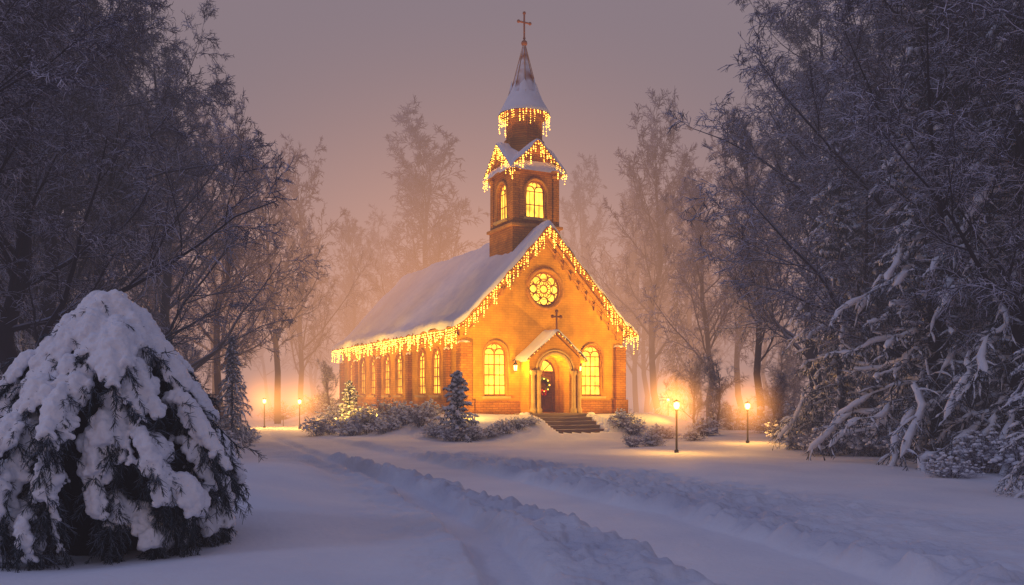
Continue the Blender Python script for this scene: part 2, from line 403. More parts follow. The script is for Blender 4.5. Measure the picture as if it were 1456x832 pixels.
def roof(name, half, zf, a, b, thick, snow_t, parent, loc=(0, 0, 0), rz=0, nxs=60, nys=60, knees=(), seed=0, deck=M_TRIM):
    e = empty(name); e.parent = parent; e.location = loc; e.rotation_euler = (0, 0, rz)
    xs_ = sorted(set([-half, 0, half]+[k for k in knees]+[-k for k in knees]))
    top = [(x, float(zf(x))) for x in xs_]
    bot = [(x, float(zf(x))-thick) for x in reversed(xs_)]
    prism('deck', top+bot, 'y', a, b, deck, e)
    hs = half+.05; a2, b2 = a-.05, b+.05
    ux = np.sin(np.linspace(-1, 1, nxs)*math.pi/2)*.35+np.linspace(-1, 1, nxs)*.65
    uy = np.linspace(-1, 1, nys)**1; uy = np.sin(uy*math.pi/2)*.5+uy*.5
    Xx, Yy = np.meshgrid(ux*hs, a2+(uy+1)/2*(b2-a2))
    d = np.minimum(hs-np.abs(Xx), np.minimum(Yy-a2, b2-Yy))+.05*vnoise(Xx*4+seed, Yy*4)
    edge = np.sqrt(np.clip(1-(1-np.clip(d/(snow_t*1.1), 0, 1))**2, 0, 1))
    th = snow_t*(1+.6*vnoise(Xx*1.1+seed, Yy*1.1)+.3*vnoise(Xx*3+seed, Yy*3))
    zz = zf(Xx)
    zs = np.where(np.abs(Xx) < .25, zf(.25)+(zf(0)-zf(.25))*(1-(np.abs(Xx)/.25)**2)*.6+0, zz)
    Zt = zs+.004+th*edge-(.06)*(1-edge)
    m = MB(); id_ = np.arange(nxs*nys).reshape(nys, nxs)
    m.add(np.stack([Xx, Yy, Zt], -1).reshape(-1, 3), np.stack([id_[:-1, :-1], id_[:-1, 1:], id_[1:, 1:], id_[1:, :-1]], -1).reshape(-1, 4))
    addobj('roof_snow', m.mesh('roof_snow', [M_SNOW]), e)
    return e
roof('main_roof', 4.95, zr, -.5, LEN+.45, .16, .26, church, nxs=90, nys=160, knees=(4.2,), seed=3)
m = MB()
for s_ in (-1, 1):
    tubepath(m, [(0, -.06, 9.45), (s_*4.2, -.06, float(zr(4.2))-.35), (s_*4.55, -.06, float(zr(4.55))-.3)], .1, 4)
    tubepath(m, [(0, -.05, 9.0), (s_*4.2, -.05, float(zr(4.2))-.8)], .05, 4)
    tubepath(m, [(s_*(W+.05), 0, 4.55), (s_*(W+.05), LEN, 4.55)], .12, 4)
addobj('cornice', m.mesh('cornice', [M_TRIM], False), church)
def pil(x0, x1, y0, y1, zt):
    box('buttress', x0, x1, y0, y1, -.1, zt, M_BRICK, church)
    g = .08
    box('buttress_foot', x0-g, x1+g, y0-g, y1+g, -.1, 1.55, M_BRICK, church)
    mm = MB()
    blobs(mm, [((x0+x1)/2, (y0+y1)/2, zt+.0)], [1], ((x1-x0)*.55, (y1-y0)*.55, .12), 0, IV2, IF2, .08)
    addobj('buttress_snow', mm.mesh('buttress_snow', [M_SNOW]), church)
for s_ in (-1, 1):
    a, b = sorted((s_*(W-.5), s_*(W+.06))); pil(a, b, -.22, .3, 4.15)
    for t in (1.3, 6.55, 11.7, 16.35, 19.5):
        a, b = sorted((s_*(W-.03), s_*(W+.22))); pil(a, b, t-.2, t+.2, 3.9)
for (x0, x1) in ((-W-.04, -.95), (.95, W+.04)): box('plinth', x0, x1, -.07, .01, -.2, 1.5, M_BRICK, church)
for s_ in (-1, 1):
    a, b = sorted((s_*(W-.01), s_*(W+.07))); box('plinth', a, b, .3, LEN, -.2, 1.5, M_BRICK, church)
for s_ in (-1, 1):
    for k in range(9):
        x = s_*(.6+k*.43); box('corbel', x-.07, x+.07, -.1, .0, float(zr(x))-.95, float(zr(x))-.6, M_TRIM, church)

porch = prism('porch_front', [(-1.35, .9), (1.35, .9), (1.35, 3.5), (0, 4.6), (-1.35, 3.5)], 'y', -.95, -.02, M_PLASTER)
bmc = bmesh.new(); bm_prism(bmc, arch(0, 1.55, .5, 3.65), 'y', -1.2, .3); cut(porch, bmc); porch.parent = church
zp = lambda x: 4.78-np.abs(x)*.86
roof('porch_roof', 1.62, zp, -1.2, -.02, .09, .13, church, nxs=30, nys=16, seed=8)
m = MB()
for s_ in (-1, 1):
    for cx_ in (.92, 1.22):
        lathe(m, [(.001, .93), (.15, .93), (.15, 1.12), (.1, 1.2), (.09, 2.6), (.1, 2.68), (.15, 2.75), (.15, 2.9), (.001, 2.9)], 12, s_*cx_, -1.08)
addobj('porch_columns', m.mesh('porch_columns', [M_STONE], True), church)
m = MB()
for rr_, th in ((.84, .07), (.98, .05)):
    tubepath(m, [(-rr_*math.cos(t), -.97, 2.875+rr_*math.sin(t)) for t in np.linspace(0, math.pi, 21)], th, 6)
addobj('porch_arch', m.mesh('porch_arch', [M_STONE]), church)
box('porch_floor', -1.7, 1.7, -1.35, .0, .3, .93, M_STEP, church)
dr = empty('door'); dr.parent = church
prism('fanlight', arch(0, 1.35, 2.4, 3.49), 'y', .38, .42, M_GLASS, dr)
box('leaf_left', -.62, -.012, .30, .36, .96, 2.85, M_WOOD, dr); box('leaf_right', .012, .62, .30, .36, .96, 2.85, M_WOOD, dr)
m = MB()
for x in (-.64, .64): tubepath(m, [(x, .28, .95), (x, .28, 2.85)], .06, 4)
tubepath(m, [(-.66, .3, 2.87), (.66, .3, 2.87)], .05, 4)
tubepath(m, [(-.64*math.cos(t), .3, 2.84+.62*math.sin(t)) for t in np.linspace(0, math.pi, 15)], .05, 5)
for a in (45, 90, 135): tubepath(m, [(0, .3, 2.87), (.6*math.cos(math.radians(a)), .3, 2.85+.6*math.sin(math.radians(a)))], .022, 4)
for s_ in (-1, 1):
    for z0, z1 in ((1.1, 1.7), (1.85, 2.7)):
        x0, x1 = s_*.12, s_*.5
        tubepath(m, [(x0, .29, z0), (x1, .29, z0), (x1, .29, z1), (x0, .29, z1), (x0, .29, z0)], .02, 4)
addobj('door_frame', m.mesh('door_frame', [M_WOOD]), dr)
m = MB()
th = np.linspace(0, 2*np.pi, 140); blobs(m, np.stack([.3*np.cos(th), .2+.02*rng.normal(size=140), 2.25+.3*np.sin(th)], -1), .06+.03*rng.random(140), (1, 1, 1), 0)
blobs(m, [(-.09, .12, 1.95), (.09, .12, 1.95), (-.07, .12, 1.8), (.07, .12, 1.8)], [.1, .1, .07, .07], (1, .5, 1), 1)
for q_ in np.linspace(0, 2*np.pi, 9)[:-1]: blobs(m, [(.3*math.cos(q_), .11, 2.25+.3*math.sin(q_))], [.032], (1, 1, 1), 2)
addobj('wreath', m.mesh('wreath', [M_GREEN, M_RED, M_BULB]), dr)
def cross(name, x, y, z0, z1, r, arm, parent, mat, ends=True):
    m = MB(); za = z0+(z1-z0)*.70
    tubepath(m, [(x, y, z0), (x, y, z1)], r, 6); tubepath(m, [(x-arm, y, za), (x+arm, y, za)], r, 6)
    if ends: blobs(m, [(x-arm, y, za), (x+arm, y, za), (x, y, z1)], [r*1.9]*3, (1, 1, 1), 0, IV2, IF2, 0)
    return addobj(name, m.mesh(name, [mat]), parent)
cross('porch_cross', 0, -1.1, 4.8, 5.65, .045, .22, church, M_WOOD)
for s_ in (-1, 1):
    e = empty('wall_lantern'); e.parent = church; e.location = (s_*1.72, -.3, 3.0)
    m = MB(); tubepath(m, [(0, .3, .35), (0, .1, .42), (0, 0, .32)], .02, 5)
    lathe(m, [(.001, .33), (.05, .28), (.13, .18), (.13, .15), (.001, .15)], 6); lathe(m, [(.001, -.16), (.08, -.14), (.08, -.11), (.001, -.11)], 6)
    for k in range(6):
        a = k*math.pi/3; tubepath(m, [(.075*math.cos(a), .075*math.sin(a), -.12), (.115*math.cos(a), .115*math.sin(a), .16)], .009, 4)
    addobj('frame', m.mesh('frame', [M_DARK], False), e)
    m = MB(); lathe(m, [(.001, -.1), (.065, -.1), (.1, .14), (.001, .14)], 8); addobj('glass', m.mesh('glass', [M_LAMP]), e)
for k in range(5):
    z1 = .93-.004-.17*(k+1)+.0; y1 = -1.35-.38*k
    box('step', -1.6, 1.6, y1-.38, y1+.02, z1-.3, z1, M_STEP, church, .015)
m = MB()
for s_ in (-1, 1):
    n = 40; t = np.linspace(0, 1, n); blobs(m, np.stack([s_*(1.74+.06*rng.normal(size=n)), -1.2-2.1*t, .84-.88*t], -1), .17+.06*rng.random(n), (1, 1, .8), 0, IV2, IF2, .06)
addobj('step_side_snow', m.mesh('step_side_snow', [M_SNOW]), church)

tw = empty('bell_tower'); tw.parent = church; tw.location = (0, 2.15, 0)
TH = 1.22
box('tower_base', -TH-.08, TH+.08, -TH-.08, TH+.08, 5.5, 9.85, M_BRICK, tw)
box('ledge', -TH-.2, TH+.2, -TH-.2, TH+.2, 9.85, 10.0, M_TRIM, tw, .03)
body = prism('belfry_y', [(-TH, 10.), (TH, 10.), (TH, 12.75), (0, 13.95), (-TH, 12.75)], 'y', -TH, TH, M_BRICK)
bmc = bmesh.new(); bm_prism(bmc, arch(0, 1.02, 10.35, 12.15), 'y', -TH-.3, -TH+.3); bm_prism(bmc, arch(0, 1.02, 10.35, 12.15), 'y', TH-.3, TH+.3)
bm_prism(bmc, arch(0, 1.02, 10.35, 12.15), 'x', -TH-.3, -TH+.3); bm_prism(bmc, arch(0, 1.02, 10.35, 12.15), 'x', TH-.3, TH+.3)
cut(body, bmc); body.parent = tw
prism('belfry_gables', [(-TH+.003, 12.7), (TH-.003, 12.7), (0, 13.94)], 'x', -TH, TH, M_BRICK, tw)
for ax, pos, sg in (('y', -TH, 1), ('y', TH, -1), ('x', -TH, 1), ('x', TH, -1)):
    o = window(ax, 0, 1.02, 10.35, 12.15, pos, sg, 'belfry_window', 3); o.parent = tw
for a in (-1, 1):
    for b in (-1, 1):
        x0, x1 = sorted((a*(TH-.28), a*(TH+.05))); y0, y1 = sorted((b*(TH-.28), b*(TH+.05)))
        box('corner_pier', x0, x1, y0, y1, 10.0, 12.35, M_BRICK, tw)
        box('pier_cap', x0-.05, x1+.05, y0-.05, y1+.05, 12.35, 12.47, M_TRIM, tw)
zt_ = lambda x: 14.12-np.abs(x)*.98
roof('tower_roof', TH+.3, zt_, -TH-.28, TH+.28, .1, .13, tw, nxs=34, nys=30, seed=20)
roof('tower_cross_roof', TH+.3, zt_, -TH-.28, TH+.28, .1, .13, tw, rz=math.pi/2, nxs=34, nys=30, seed=31)
m = MB()
lathe(m, [(1.0, 13.3), (1.0, 14.35), (.9, 14.45), (.9, 15.3), (1.02, 15.4), (1.02, 15.55), (.001, 15.55)], 8, a0=math.pi/8)
addobj('drum', m.mesh('drum', [M_BRICK], False), tw)
m = MB()
lathe(m, [(.001, 15.55), (1.2, 15.55), (1.25, 15.62), (1.06, 15.95), (.88, 16.35), (.70, 16.8), (.52, 17.35), (.36, 17.95), (.21, 18.55), (.09, 19.1), (.03, 19.2)], 16)
addobj('spire', m.mesh('spire', [M_ROOFTILE], True), tw)
m = MB()
for k in range(8):
    a = k*math.pi/4+math.pi/8
    tubepath(m, [(r*math.cos(a), r*math.sin(a), z+.02) for r, z in [(.88, 16.35), (.52, 17.35), (.21, 18.55), (.06, 19.15)]], .022, 4)
addobj('spire_ribs', m.mesh('spire_ribs', [M_TRIM]), tw)
m = MB()
lathe(m, [(1.28, 15.6), (1.27, 15.74), (1.13, 15.97), (.96, 16.3), (.80, 16.65), (.66, 16.95)], 32)
v_ = m.v[0]; v_ += rng.normal(size=v_.shape)*.015; v_[-32:, 2] += rng.normal(size=32)*.22; v_[-32:, :2] *= .94
addobj('spire_snow', m.mesh('spire_snow', [M_SNOW]), tw)
m = MB(); blobs(m, [(0, 0, 19.25), (0, 0, 19.5)], [.16, .07], (1, 1, 1), 0, IV2, IF2, 0); addobj('finial', m.mesh('finial', [M_GOLD]), tw)
cross('tower_cross', 0, 0, 19.2, 20.75, .045, .32, tw, M_GOLD)

bulb_v = np.array([(1, 0, 0), (-1, 0, 0), (0, 1, 0), (0, -1, 0), (0, 0, 1.3), (0, 0, -1.3)], float)
bulb_f = np.array([(0, 2, 4), (2, 1, 4), (1, 3, 4), (3, 0, 4), (2, 0, 5), (1, 2, 5), (3, 1, 5), (0, 3, 5)])
def bulbs(mw, pos, r):
    pos = np.array(pos); rr = r*(.6+.9*rng.random(len(pos)))
    vv = pos[:, None]+bulb_v[None]*rr[:, None, None]; ff = (bulb_f[None]+np.arange(len(pos))[:, None, None]*6).reshape(-1, 3)
    mw.add(vv.reshape(-1, 3), ff, 0)
def icicles(name, path, spacing, lmin, lmax, parent, r=.026):
    path = np.array(path, float); seg = np.linalg.norm(np.diff(path, axis=0), axis=1); cum = np.concatenate([[0], np.cumsum(seg)])
    n = int(cum[-1]/spacing); pos = []; mw = MB()
    tubepath(mw, path, .012, 4, 1)
    for i in range(n+1):
        s_ = min(cum[-1]-1e-6, i*spacing+random.uniform(-.06, .06)); s_ = max(0, s_)
        k = np.searchsorted(cum, s_, side='right')-1; p = path[k]+(path[k+1]-path[k])*(s_-cum[k])/seg[k]
        L = lmin+(lmax-lmin)*random.choice([.15, .3, .5, .8, 1.])*random.uniform(.8, 1.1)
        nb = max(1, int(L/.10))
        for q in range(nb): pos.append((p[0]+random.uniform(-.015, .015), p[1]+random.uniform(-.015, .015), p[2]-L*q/nb-random.uniform(.01, .05)))
        tubepath(mw, [tuple(p), (p[0], p[1], p[2]-L)], .005, 3, 1)
    bulbs(mw, pos, r)
    addobj(name, mw.mesh(name, [M_BULB, M_WIRE]), parent)
e1 = 4.98
rp = lambda s_: [(0, -.54, 9.68), (s_*4.2, -.54, float(zr(4.2))-.1), (s_*e1, -.54, float(zr(e1))-.1)]
for s_ in (-1, 1): icicles('icicle_lights', rp(s_), .17, .1, .8, church)
for s_ in (-1, 1): icicles('icicle_lights', [(s_*e1, -.5, float(zr(e1))-.1), (s_*e1, LEN+.4, float(zr(e1))-.1)], .2, .15, .85, church, .03)
q = TH+.31
for a in range(4):
    c, s = math.cos(a*math.pi/2), math.sin(a*math.pi/2)
    R_ = lambda p: (p[0]*c-p[1]*s, p[0]*s+p[1]*c, p[2])
    icicles('icicle_lights', [R_((-q, -q, 12.58)), R_((0, -q, 14.02)), R_((q, -q, 12.58))], .17, .12, .8, tw)
icicles('icicle_lights', [(1.25*math.cos(t), 1.25*math.sin(t), 15.6) for t in np.linspace(0, 2*math.pi, 25)], .2, .12, .85, tw)
icicles('icicle_lights', [(-1.62, -1.22, 3.36), (0, -1.22, 4.72), (1.62, -1.22, 3.36)], .22, .02, .1, church, .016)

def light(name, kind, loc, energy, col=(1, .52, .18), size=.1, parent=None, target=None, spot=70):
    l = bpy.data.lights.new(name, kind); l.energy = energy; l.color = col
    if kind != 'SUN': l.shadow_soft_size = size
    if kind == 'SPOT': l.spot_size = math.radians(spot); l.spot_blend = 1.
    o = bpy.data.objects.new(name, l); COL.objects.link(o); o.location = loc
    if parent: o.parent = parent
    return o
WARM = (1., .52, .07)
light('porch_light', 'POINT', (0, -.5, 3.1), 90, WARM, .1, church)
for s_ in (-1, 1): light('lantern_light', 'POINT', (s_*1.72, -.85, 3.0), 130, WARM, .08, church)
# light given off by the bulb strings along the eaves and verges
for t in (2.5, 9.5, 16.5): light('string_light', 'POINT', (-6.3, t, 4.3), 240, WARM, .5, church)
for s_ in (-1, 1): light('string_light', 'POINT', (s_*3.6, -2.3, 5.4), 260, WARM, .5, church)
def flood(lx, ly, tgt, power, spot=80, hz=.55):
    g = Vector((CX, CY, 0))+Vector((RX[0]*lx+BY[0]*ly, RX[1]*lx+BY[1]*ly, 0)); z = gz(g.x, g.y)
    e = empty('unseen_floodlight', (g.x, g.y, z))  # no fixture seen; facade pair inferred from its even light, the rest added
    t = Vector((CX, CY, 0))+Vector((RX[0]*tgt[0]+BY[0]*tgt[1], RX[1]*tgt[0]+BY[1]*tgt[1], tgt[2]))
    d = (t-Vector((g.x, g.y, z+hz))); yaw = math.atan2(d.y, d.x)
    m = MB(); tubepath(m, [(0, 0, -.1), (0, 0, hz-.1)], .02, 6)
    v0 = np.array([[x, y, zz] for x in (-.09, .03) for y in (-.12, .12) for zz in (hz-.1, hz+.06)])
    m.add(v0, [(0, 1, 3, 2), (4, 6, 7, 5), (0, 4, 5, 1), (2, 3, 7, 6), (0, 2, 6, 4), (1, 5, 7, 3)])
    o = addobj('housing', m.mesh('housing', [M_DARK], False), e); o.rotation_euler = (0, 0, yaw)
    l = light('beam', 'SPOT', (0, 0, 0), power, WARM, .15, None, None, spot)
    l.location = (d.normalized()*.16)+Vector((0, 0, hz)); l.rotation_euler = d.to_track_quat('-Z', 'Y').to_euler(); l.parent = e
flood(-6.2, -3.6, (-.4, 0, 5.4), 3700, 104)
flood(5.6, -4.6, (.4, 0, 5.4), 3700, 100)
flood(6.6, -4.2, (.3, 1, 12.5), 5200, 44)  # this and the following: added to brighten tower and side wall
flood(-10, 3.5, (-4, 7, 4.2), 1400, 105)
flood(-9.5, 13.5, (-4, 14, 4.2), 1300, 105)
flood(-8.7, 0, (-1, 1.5, 12.5), 4400, 46)

# ---------------------------------------------------------------- mist glow
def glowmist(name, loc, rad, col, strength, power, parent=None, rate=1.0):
    """glow volume: emission in place of lamp light scattered by mist, fading from the middle"""
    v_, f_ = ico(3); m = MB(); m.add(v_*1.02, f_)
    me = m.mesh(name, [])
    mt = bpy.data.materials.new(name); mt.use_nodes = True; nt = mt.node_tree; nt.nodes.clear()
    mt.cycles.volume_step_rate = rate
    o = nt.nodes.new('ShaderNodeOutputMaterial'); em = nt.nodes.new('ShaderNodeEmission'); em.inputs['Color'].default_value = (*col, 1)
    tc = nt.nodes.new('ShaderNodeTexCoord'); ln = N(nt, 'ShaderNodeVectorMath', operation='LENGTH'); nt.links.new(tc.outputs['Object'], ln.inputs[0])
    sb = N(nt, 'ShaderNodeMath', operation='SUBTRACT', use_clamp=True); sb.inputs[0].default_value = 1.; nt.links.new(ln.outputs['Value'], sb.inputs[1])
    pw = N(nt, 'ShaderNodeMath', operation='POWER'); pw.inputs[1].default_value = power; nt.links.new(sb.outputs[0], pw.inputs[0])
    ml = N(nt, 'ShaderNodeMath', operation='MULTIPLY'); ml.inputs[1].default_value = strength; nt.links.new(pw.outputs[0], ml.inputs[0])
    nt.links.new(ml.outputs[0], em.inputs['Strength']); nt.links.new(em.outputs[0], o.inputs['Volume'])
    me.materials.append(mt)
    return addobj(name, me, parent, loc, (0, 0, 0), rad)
glowmist('emissive_mist_glow', (CX-4, CY+17, 3.0), (32, 27, 24), (1., .38, .09), .046, 1.7, rate=2.5)  # warm haze round the church, put in as emission

# ---------------------------------------------------------------- path lamps
def path_lamp(px, Y, h, power, hal=1.4):
    x = wx(px, Y); z = gz(x, Y)
    e = empty('path_lamp', (x, Y, z)); m = MB()
    lathe(m, [(.001, -.1), (.07, -.1), (.07, .06), (.035, .1), (.028, h-.34), (.05, h-.3), (.07, h-.26), (.001, h-.26)], 10)
    lathe(m, [(.001, h+.04), (.03, h+.02), (.11, h-.025), (.11, h-.04), (.001, h-.04)], 10)
    addobj('post', m.mesh('post', [M_DARK]), e)
    m = MB(); lathe(m, [(.001, h-.26), (.055, h-.25), (.095, h-.16), (.085, h-.07), (.001, h-.04)], 12); addobj('globe', m.mesh('globe', [M_LAMP]), e)
    light('lamp_light', 'POINT', (.0, -.13, h-.13), power, (1., .46, .07), .09, e)
    glowmist('emissive_lamp_halo', (0, 0, h-.15), (hal, hal, hal), (1., .34, .06), 3.0*1.4/hal, 3.2, e, 1.5)  # halo around the globe is emission, not scattered lamp light
path_lamp(962, 26, 1.6, 190, 1.6); path_lamp(1063, 31, 1.5, 180, 1.8); path_lamp(376, 46, 1.6, 340, 2.4); path_lamp(426, 45, 1.6, 340, 2.4)
path_lamp(492, 60, 1.7, 400, 3); path_lamp(950, 52, 1.6, 250, 3)

# ---------------------------------------------------------------- vegetation
def decid(seed, H=14, n1=26, n2=9, n3=7, n4=8, n5=0, spread=.34, tw=.009, crown0=.22, ang=48):
    r_ = np.random.default_rng(seed); m = MB()
    K = 10; t = np.linspace(0, 1, K)
    P = np.zeros((1, K, 3)); P[0, :, 2] = t*H*.93-.2; P[0, 1:, :2] = np.cumsum(r_.normal(size=(K-1, 2))*H*.012, 0)
    R = (H*.014*(1-t)**.8+.02)[None]
    m.add(*tubes(P, R, 8))
    P1, R1 = grow(P, R, n1, spread*1.3, ang, 8, crown0, .99, .09, .13, .42, .15, .5, .55, .012, r_)
    m.add(*tubes(P1, R1, 4))
    P2, R2 = grow(P1, R1, n2, .42, 40, 5, .12, 1, .02, .16, .55, .3, .3, .5, .008, r_); m.add(*tubes(P2, R2, 3))
    P3, R3 = grow(P2, R2, n3, .48, 40, 3, .1, 1, -.05, .18, .6, .4, .2, .4, tw, r_); m.add(*tubes(P3, R3, 3), 1)
    P4, R4 = grow(P3, R3, n4, .5, 38, 3 if n5 else 2, .1, 1, -.12, .2, .8, .5, .2, .3, tw, r_); m.add(*tubes(P4, R4, 3), 1)
    if n5:
        P5, R5 = grow(P4, R4, n5, .5, 45, 2, .1, 1, -.2, .2, .8, .5, .12, .3, tw*.8, r_); m.add(*tubes(P5, R5, 3), 1)
    return m.mesh('frosted_tree_mesh', [M_BARK, M_TWIG])
def spruce(seed, H=12, Rr=3.0, nb=150, n2=22, n3=5, droop=.75, snow=.04, nl=.16, cov=.5):
    r_ = np.random.default_rng(seed); m = MB()
    K = 8; t = np.linspace(0, 1, K)
    P = np.zeros((1, K, 3)); P[0, :, 2] = t*H-.2; m.add(*tubes(P, (H*.014*(1-t)+.015)[None], 7))
    hh = np.linspace(.04, .985, nb)**.85; az = np.arange(nb)*2.4+r_.normal(size=nb)*.3
    L = (Rr*(1-hh)**.75+.12)*(.5+.8*r_.random(nb)); s = np.linspace(0, 1, 7)
    dr_ = droop*(.6+.8*r_.random(nb)); up = .25+.25*hh
    B = np.zeros((nb, 7, 3))
    B[:, :, 0] = L[:, None]*(s-.2*s*s)[None]*np.cos(az)[:, None]; B[:, :, 1] = L[:, None]*(s-.2*s*s)[None]*np.sin(az)[:, None]
    B[:, :, 2] = hh[:, None]*H+L[:, None]*(up[:, None]*s[None]-dr_[:, None]*s[None]**2+.14*s[None]**4)
    B[:, 1:] += r_.normal(size=(nb, 6, 3))*.035*L[:, None, None]
    RB = .025*(1-.8*s)[None]*np.ones((nb, 1)); m.add(*tubes(B, RB, 4))
    P2, R2 = grow(B, RB, n2, .22, 58, 4, .08, 1, -.25, .15, .6, .4, nl*1.2, .45, .010, r_); m.add(*tubes(P2, R2*1.1, 3), 1)
    P3, R3 = grow(P2, R2, n3, .42, 48, 2, .05, 1, -.4, .2, 1.4, .4, nl*.8, .2, .010, r_); m.add(*tubes(P3, R3*1.2, 3), 1)
    P4, R4 = grow(B, RB, 22, .07, 65, 2, .1, 1, -.8, .2, 1., .4, nl*1.3, .2, .011, r_); m.add(*tubes(P4, R4, 3), 1)
    # snow lying in uneven ribbons along boughs and side shoots
    Bs = resample(B, 20)[:, 2:]; n_ = r_.random((nb, 18)); n_ = (n_+np.roll(n_, 1, 1)+np.roll(n_, 2, 1))/3
    RS = snow*np.clip((n_-.62+cov*.6)*5.0, .08, 1.7)*np.linspace(.8, 1.0, 18)[None]; RS[:, -1] = .003
    Bs = Bs+np.array([0, 0, snow*.5])+r_.normal(size=Bs.shape)*snow*.22; m.add(*tubes(Bs, RS, 5), 2)
    keep = r_.random(len(P2)) < cov; Q = resample(P2[keep], 5)+np.array([0, 0, snow*.25])
    RQ = snow*.62*np.clip(r_.random((len(Q), 5))*1.6-.25, .06, 1.1)*np.array([.6, 1, 1, .7, .1])[None]; m.add(*tubes(Q, RQ, 4), 2)
    return m.mesh('spruce_mesh', [M_BARK, M_NEEDLE, M_BOUGHSNOW])
def shrub(seed, H=1.2, Rr=1.0, stems=26, n2=9, n3=7, snow=1.):
    r_ = np.random.default_rng(seed); m = MB(); K = 5
    P = np.zeros((stems, K, 3)); az = r_.random(stems)*6.28; r0 = r_.random(stems)*.25*Rr; lean = r_.random(stems)**.6
    s = np.linspace(0, 1, K)
    for a, f_ in ((0, np.cos), (1, np.sin)): P[:, :, a] = f_(az)[:, None]*(r0[:, None]+Rr*.85*lean[:, None]*s[None]**1.2)
    P[:, :, 2] = H*(1-.45*lean[:, None]**2)*(.7+.3*r_.random((stems, 1)))*(s[None]-.15*s[None]**2*lean[:, None])-.05
    P[:, 1:] += r_.normal(size=(stems, K-1, 3))*.04
    R = .014*(1-.6*s)[None]*np.ones((stems, 1)); m.add(*tubes(P, R, 4), 0)
    P2, R2 = grow(P, R, n2, .5, 45, 4, .2, 1, -.06, .2, .7, .5, .12, .4, .007, r_); m.add(*tubes(P2, R2, 3), 1)
    P3, R3 = grow(P2, R2, n3, .5, 50, 2, .1, 1, -.1, .25, .9, .6, .07, .3, .007, r_); m.add(*tubes(P3, R3, 3), 1)
    c = P2[:, 2:].reshape(-1, 3); c = c[r_.random(len(c)) < .55*snow]; c = c[c[:, 2] > .25*H]
    blobs(m, c, (.035+.06*r_.random(len(c))**2)*(H**.4), (1.2, 1.2, .7), 2, IV1, IF1, .3, r_)
    return m.mesh('shrub_mesh', [M_BARK, M_TWIG, M_BOUGHSNOW])
DN = [decid(1, 14, 34, 10, 7, 5, 2, .32, .011, .16, 42), decid(2, 14, 38, 9, 7, 5, 2, .36, .011, .12, 48)]
DF = [decid(3, 14, 28, 9, 7, 6, 0, .33, .017, .2, 42), decid(4, 14, 26, 9, 7, 6, 0, .30, .017, .25, 36), decid(5, 14, 30, 8, 7, 6, 0, .36, .017, .16, 48)]
DD = [decid(13, 14, 22, 8, 6, 4, 0, .33, .026, .2, 42), decid(14, 14, 24, 8, 6, 4, 0, .36, .026, .2, 46)]
SP = [spruce(6, 12, 3.0, snow=.055, cov=.6), spruce(7, 12, 2.6, droop=.95, snow=.05, cov=.6)]
SMALL = spruce(9, 2.6, .95, 70, 12, 6, .45, .04, .06, .75)
SH = [shrub(20), shrub(21, 1.0, 1.2), shrub(22, 1.5, .9, 22, 9, 7, .5)]
YOUNG = decid(30, 4, 18, 7, 6, 4, 0, .42, .008, .1, 42)
def put(name, me, H0, px, Y, H, w=1., parent=None):
    x = wx(px, Y); s_ = H/H0
    return addobj(name, me, parent, (x, Y, gz(x, Y)-.05), (0, 0, random.uniform(0, 6.28)), (s_*w, s_*w, s_))
for i, (px, Y, H, w) in enumerate([(-120, 17, 14, 1), (30, 21, 16, 1), (-60, 27, 18, 1.), (150, 27, 15.5, .95), (100, 34, 19, 1.), (250, 36, 17.5, .95), (60, 25, 17, 1),
        (1330, 23, 17, 1.05), (1490, 19, 16, 1.), (1230, 30, 18.5, 1.05), (1160, 38, 20, 1.0), (1420, 30, 20, 1.), (1400, 24, 17, 1.1)]):
    put('frosted_tree', DN[i % 2], 14, px, Y, H, w)
for i, (px, Y, H, w) in enumerate([(325, 44, 16, .85), (395, 52, 17, .85), (430, 64, 19, .8), (600, 74, 24.5, 1.15), (500, 80, 18, .8), (545, 92, 20, .8),
        (940, 60, 21, .8), (1010, 50, 15, .9), (905, 76, 21, .8), (832, 88, 24, .75), (1080, 42, 15, .9), (985, 70, 20, .8), (1060, 56, 19, .8),
        (220, 46, 18, .8), (300, 56, 20, .8)]):
    put('frosted_tree', DF[i % 3], 14, px, Y, H, w)
for i, (px, Y, H, w) in enumerate([(1195, 28, 11.3, .9), (1250, 31, 13.5, .9), (1330, 22, 12.5, 1.1), (1450, 20, 13, 1.1), (1400, 26, 16, 1), (1500, 14.5, 4.3, 1.3), (30, 30, 12, .9)]):
    put('spruce_tree', SP[i % 2], 12, px, Y, H, w)
put('spruce_tree', SP[1], 12, 330, 29, 3.9, 1.15)
put('spruce_tree', SP[0], 12, 962, 58, 9.5, .8)
put('small_spruce', SMALL, 2.6, 650, 32.9, 2.7, 1.05)
put('small_spruce', SMALL, 2.6, 497, 42, 2.3, 1.0)
df = empty('distant_forest')
for i in range(52):
    Y = random.uniform(72, 125); px = -420+i*44+random.uniform(-30, 30)
    if 470 < px < 880: H = random.uniform(10, 16)
    else: H = random.uniform(14, 24)
    put('tree', DD[i % 2], 14, px, Y, H, .9, df)
us = empty('forest_undergrowth')
for i in range(40):
    side = random.random() < .5
    px = random.uniform(-150, 290) if side else random.uniform(1090, 1600)
    Y = random.uniform(34, 60) if side else random.uniform(26, 50)
    put('sapling', YOUNG, 4, px, Y, random.uniform(2, 5), 1, us)
for px, Y, H in [(1020, 38, 3.2), (1100, 34, 2.6), (985, 46, 4), (470, 50, 3.0), (540, 66, 3)]:
    put('frosted_sapling', YOUNG, 4, px, Y, H, 1)
def sh(px, Y, s_, k=None, name='snowy_shrub'):
    put(name, SH[random.randrange(3) if k is None else k], 1, px, Y, s_, 1.1)
